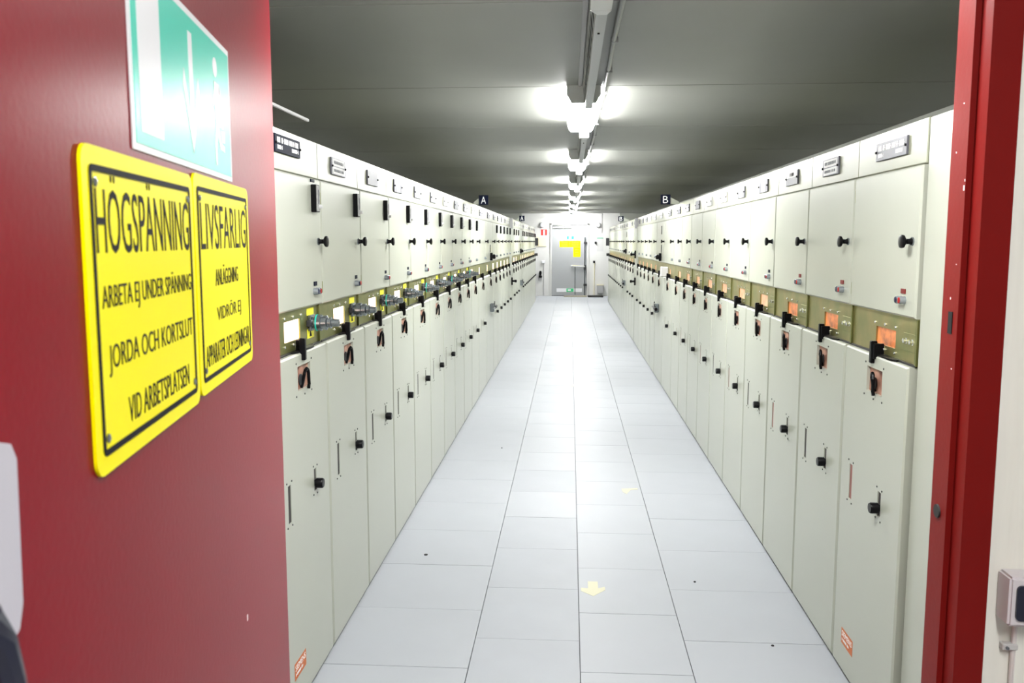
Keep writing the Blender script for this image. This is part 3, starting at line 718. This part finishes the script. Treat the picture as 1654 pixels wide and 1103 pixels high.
# ================================================================== FAR END
def wbox(mb, x0, y0, x1, y1, d0, d1, bev=0.0):
    """box on the end wall from a pixel rectangle; d0, d1 are distances out from the wall"""
    a, zt = onY(x0, y0, YEND); b, zb = onY(x1, y1, YEND)
    return mb.box(min(a, b), max(a, b), YEND - d1, YEND - d0, zb, zt, bev)
def wthing(name, m, rect, d, label, cat, bev=0.0, d0=0.0):
    o = link(name, wbox(MB(), *rect, d0, d, bev).mesh(name, M[m])); tag(o, label, cat); return o
d2 = struct(empty('door_2', (0, YEND, 0)))
def dpart(name, m, mb, parent=None):
    for v in mb.bm.verts: v.co.y -= YEND
    return link(name, mb.mesh(name, M[m]), parent or d2)
fm = MB().box(DL, DL + 0.05, YEND - 0.03, YEND + 0.1, 0, DT).box(DR - 0.05, DR, YEND - 0.03, YEND + 0.1, 0, DT).box(DL, DR, YEND - 0.03, YEND + 0.1, DT - 0.04, DT + 0.02)
dpart('frame', 'white', fm)
lf = dpart('leaf', 'enddoor', MB().box(DL + 0.053, DR - 0.053, YEND + 0.0, YEND + 0.05, 0.01, DT - 0.044, bev=0.003))
dpart('closer_arm', 'steel', MB().box(-0.5, 0.05, YEND - 0.05, YEND, 1.99, 2.03, bev=0.005).tube([(0.0, YEND - 0.05, 2.04), (-0.3, YEND - 0.09, 2.06), (-0.5, YEND - 0.03, 2.07)], 0.012), lf)
dpart('espagnolette_rod', 'zinc', MB().tube([(0.43, YEND - 0.03, 0.02), (0.43, YEND - 0.03, 1.72)], 0.014), lf)
for z in (1.56, 0.33): dpart('rod_guide', 'dkgrey', MB().box(0.40, 0.50, YEND - 0.06, YEND, z - 0.03, z + 0.03, bev=0.005), lf)
pb = dpart('push_bar', 'steel', MB().tube([(0.03, YEND - 0.07, 0.885), (0.43, YEND - 0.07, 0.87)], 0.028, 10).box(0.04, 0.08, YEND - 0.06, YEND, 0.86, 0.91), lf)
dpart('bar_lock', 'dkgrey', MB().box(0.40, 0.47, YEND - 0.09, YEND, 0.78, 0.92, bev=0.01), lf)
dpart('stay_rod', 'zinc', MB().tube([(0.15, YEND - 0.05, 0.05), (0.15, YEND - 0.05, 0.87)], 0.010), lf)
YD = YEND
def dthing(name, m, rect, label, cat, group=None):
    o = link(name, wbox(MB(), *rect, 0.001, 0.004).mesh(name, M[m])); tag(o, label, cat, group); return o
e = dthing('exit_sign', 'signwhite', (911, 381, 932, 386.5), 'small green and white exit sign high on the far grey door', 'sign')
for r in ((915.5, 381.3, 919, 386.2), (923, 381.3, 927, 386.2)): link('green_field', wbox(MB(), *r, 0.004, 0.005).mesh('green_field', M['teal']), e)
for i, (r, lb) in enumerate((((904, 389, 920.4, 399), 'small yellow warning sign on far grey door, upper one by the hinges'), ((920.6, 389, 937.5, 399), 'small yellow warning sign on far grey door, upper one by the push bar'), ((926, 399.3, 937.5, 415), 'upright small yellow warning sign on far grey door, below the pair'))):
    e = dthing('warning_sign', 'signyellow', r, lb, 'sign', 'yellow warning signs on the far grey door')
    m = MB()
    n = 3
    for q in range(n):
        yy = r[1] + (r[3] - r[1]) * (0.25 + 0.27 * q); wbox(m, r[0] + 3, yy - 0.4, r[2] - 3, yy + 0.4, 0.004, 0.0046) if False else None
        xa, _ = onY(r[0] + 3, yy, YEND); xb, z = onY(r[2] - 3, yy, YEND)
        marks(m, xa, xb, z - 0.008, z + 0.008, YEND - 0.004, q + i * 5)
    link('printed_text', m.mesh('printed_text', M['inkgrey'], smooth=False), e)
e = dthing('exit_sign', 'signwhite', (899, 465.5, 940, 471.5), 'long white strip with green exit sign at the foot of the far door', 'sign')
for r in ((915, 465.8, 917, 471.2), (922, 465.8, 926.5, 471.2), (917, 465.8, 922, 467.2), (917, 469.8, 922, 471.2)): link('green_field', wbox(MB(), *r, 0.004, 0.005).mesh('green_field', M['green']), e)
# things on the end wall
f = wthing('fire_hose_sign', 'firered', (874, 370.5, 883.5, 380), 0.006, 'red and white fire sign on the end wall beside the grey door', 'sign')
link('white_bar', wbox(MB(), 877.4, 371.5, 880.2, 379.5, 0.006, 0.008).mesh('white_bar', M['signwhite']), f)
wthing('notice_board', 'board', (867, 382, 883, 398), 0.02, 'cream notice board on the end wall under the fire sign', 'board', 0.003)
for px, lb in ((876, 'round white wall lamp above the red fire sign'), (966, 'round white wall lamp on the push-bar side of the grey door')):
    x, z = onY(px, 363.5, YEND)
    o = empty('wall_lamp', (x, YEND, z)); tag(o, lb, 'lamp')
    link('base', MB().lathe([(0.085, 0), (0.085, -0.02)], 20, 'y').mesh('base', M['boxgrey']), o)
    link('globe', MB().lathe([(0.076, -0.02), (0.072, -0.05), (0.055, -0.075), (0.02, -0.085)], 20, 'y').mesh('globe', M['signwhite']), o)
x, z = onY(877.5, 423, YEND)
o = empty('wall_socket', (x, YEND, z)); tag(o, 'small white wall switch with thin pipe below, beside the grey door', 'switch')
link('housing', MB().box(-0.05, 0.05, -0.05, 0, -0.04, 0.04, bev=0.006).mesh('housing', M['signwhite']), o)
link('pipe', MB().tube([(0.015, -0.012, -0.04), (0.015, -0.012, -z + 0.01)], 0.010, 8).mesh('pipe', M['boxgrey']), o)
x, z = onY(873, 445, YEND)
o = empty('wall_handset', (x, YEND, z)); tag(o, 'black wall-mounted plug and handset on the end wall by row A', 'handset')
link('holder', MB().box(-0.05, 0.05, -0.06, 0, -0.13, 0.02, bev=0.01).mesh('holder', M['boxgrey']), o)
link('grip', MB().lathe([(0.045, -0.06), (0.05, -0.02), (0.03, 0.02), (0.042, 0.08), (0.03, 0.14)], 12, 'z', (0, -0.05, 0)).mesh('grip', M['black']), o)
pa = wthing('wall_notice', 'platewhite', (964, 385, 974.5, 406), 0.004, 'white paper with green top edge on the end wall by row B', 'notice')
link('top_strip', wbox(MB(), 964, 383.8, 974.5, 385.2, 0.0, 0.006).mesh('top_strip', M['papergreen']), pa)
for px, py, lb in ((962, 392, 'black round switch on the end wall beside the white paper'), (959.5, 423, 'black round switch above a pipe by the grey door')):
    x, z = onY(px, py, YEND)
    o = empty('round_switch', (x, YEND, z)); tag(o, lb, 'switch')
    link('base', MB().box(-0.03, 0.03, -0.02, 0, -0.035, 0.035, bev=0.006).mesh('base', M['dkgrey']), o)
    link('knob', MB().lathe([(0.026, -0.02), (0.024, -0.06), (0.014, -0.065)], 14, 'y').mesh('knob', M['black']), o)
    if py > 400: link('pipe', MB().tube([(0.01, -0.012, -0.035), (0.01, -0.012, -z + 0.01)], 0.011, 8).mesh('pipe', M['board']), o)
x0, zt = onY(964, 459.5, YEND); x1, zb = onY(974, 473.5, YEND)
o = empty('wall_box', ((x0 + x1) / 2, YEND, zb)); tag(o, 'grey wall box low on the end wall beside the cabinet row B', 'box')
hwid = (x1 - x0) / 2
link('case', MB().box(-hwid, hwid, -0.12, 0, 0, zt - zb - 0.02, bev=0.006).mesh('case', M['boxgrey']), o)
link('lid', MB().box(-hwid - 0.008, hwid + 0.008, -0.128, 0, zt - zb - 0.02, zt - zb, bev=0.004).mesh('lid', M['board']), o)
x0, _ = onY(949, 478, 25.3); x1, _ = onY(974, 478, 25.3)
o = link('rubber_mat', MB().box(x0, x1, 25.05, 25.55, 0.0, 0.035, bev=0.012, seg=2).mesh('rubber_mat', M['mat_'])); tag(o, 'black rubber mat on the floor beside the grey door', 'mat')
o = link('door_mat', MB().box(-0.17, 0.50, 25.2, 25.6, 0.0, 0.02, bev=0.006).mesh('door_mat', M['mat2'])); tag(o, 'thin brown mat on the floor before the grey door', 'mat')
cw = link('wall_cable', MB().tube([(onY(972, 350, YEND)[0], YEND - 0.012, ZC - 0.005), (onY(972, 350, YEND)[0], YEND - 0.012, 1.85)], 0.009, 8).mesh('wall_cable', M['cable'])); tag(cw, 'thin cable running down the end wall from the ceiling', 'cable')
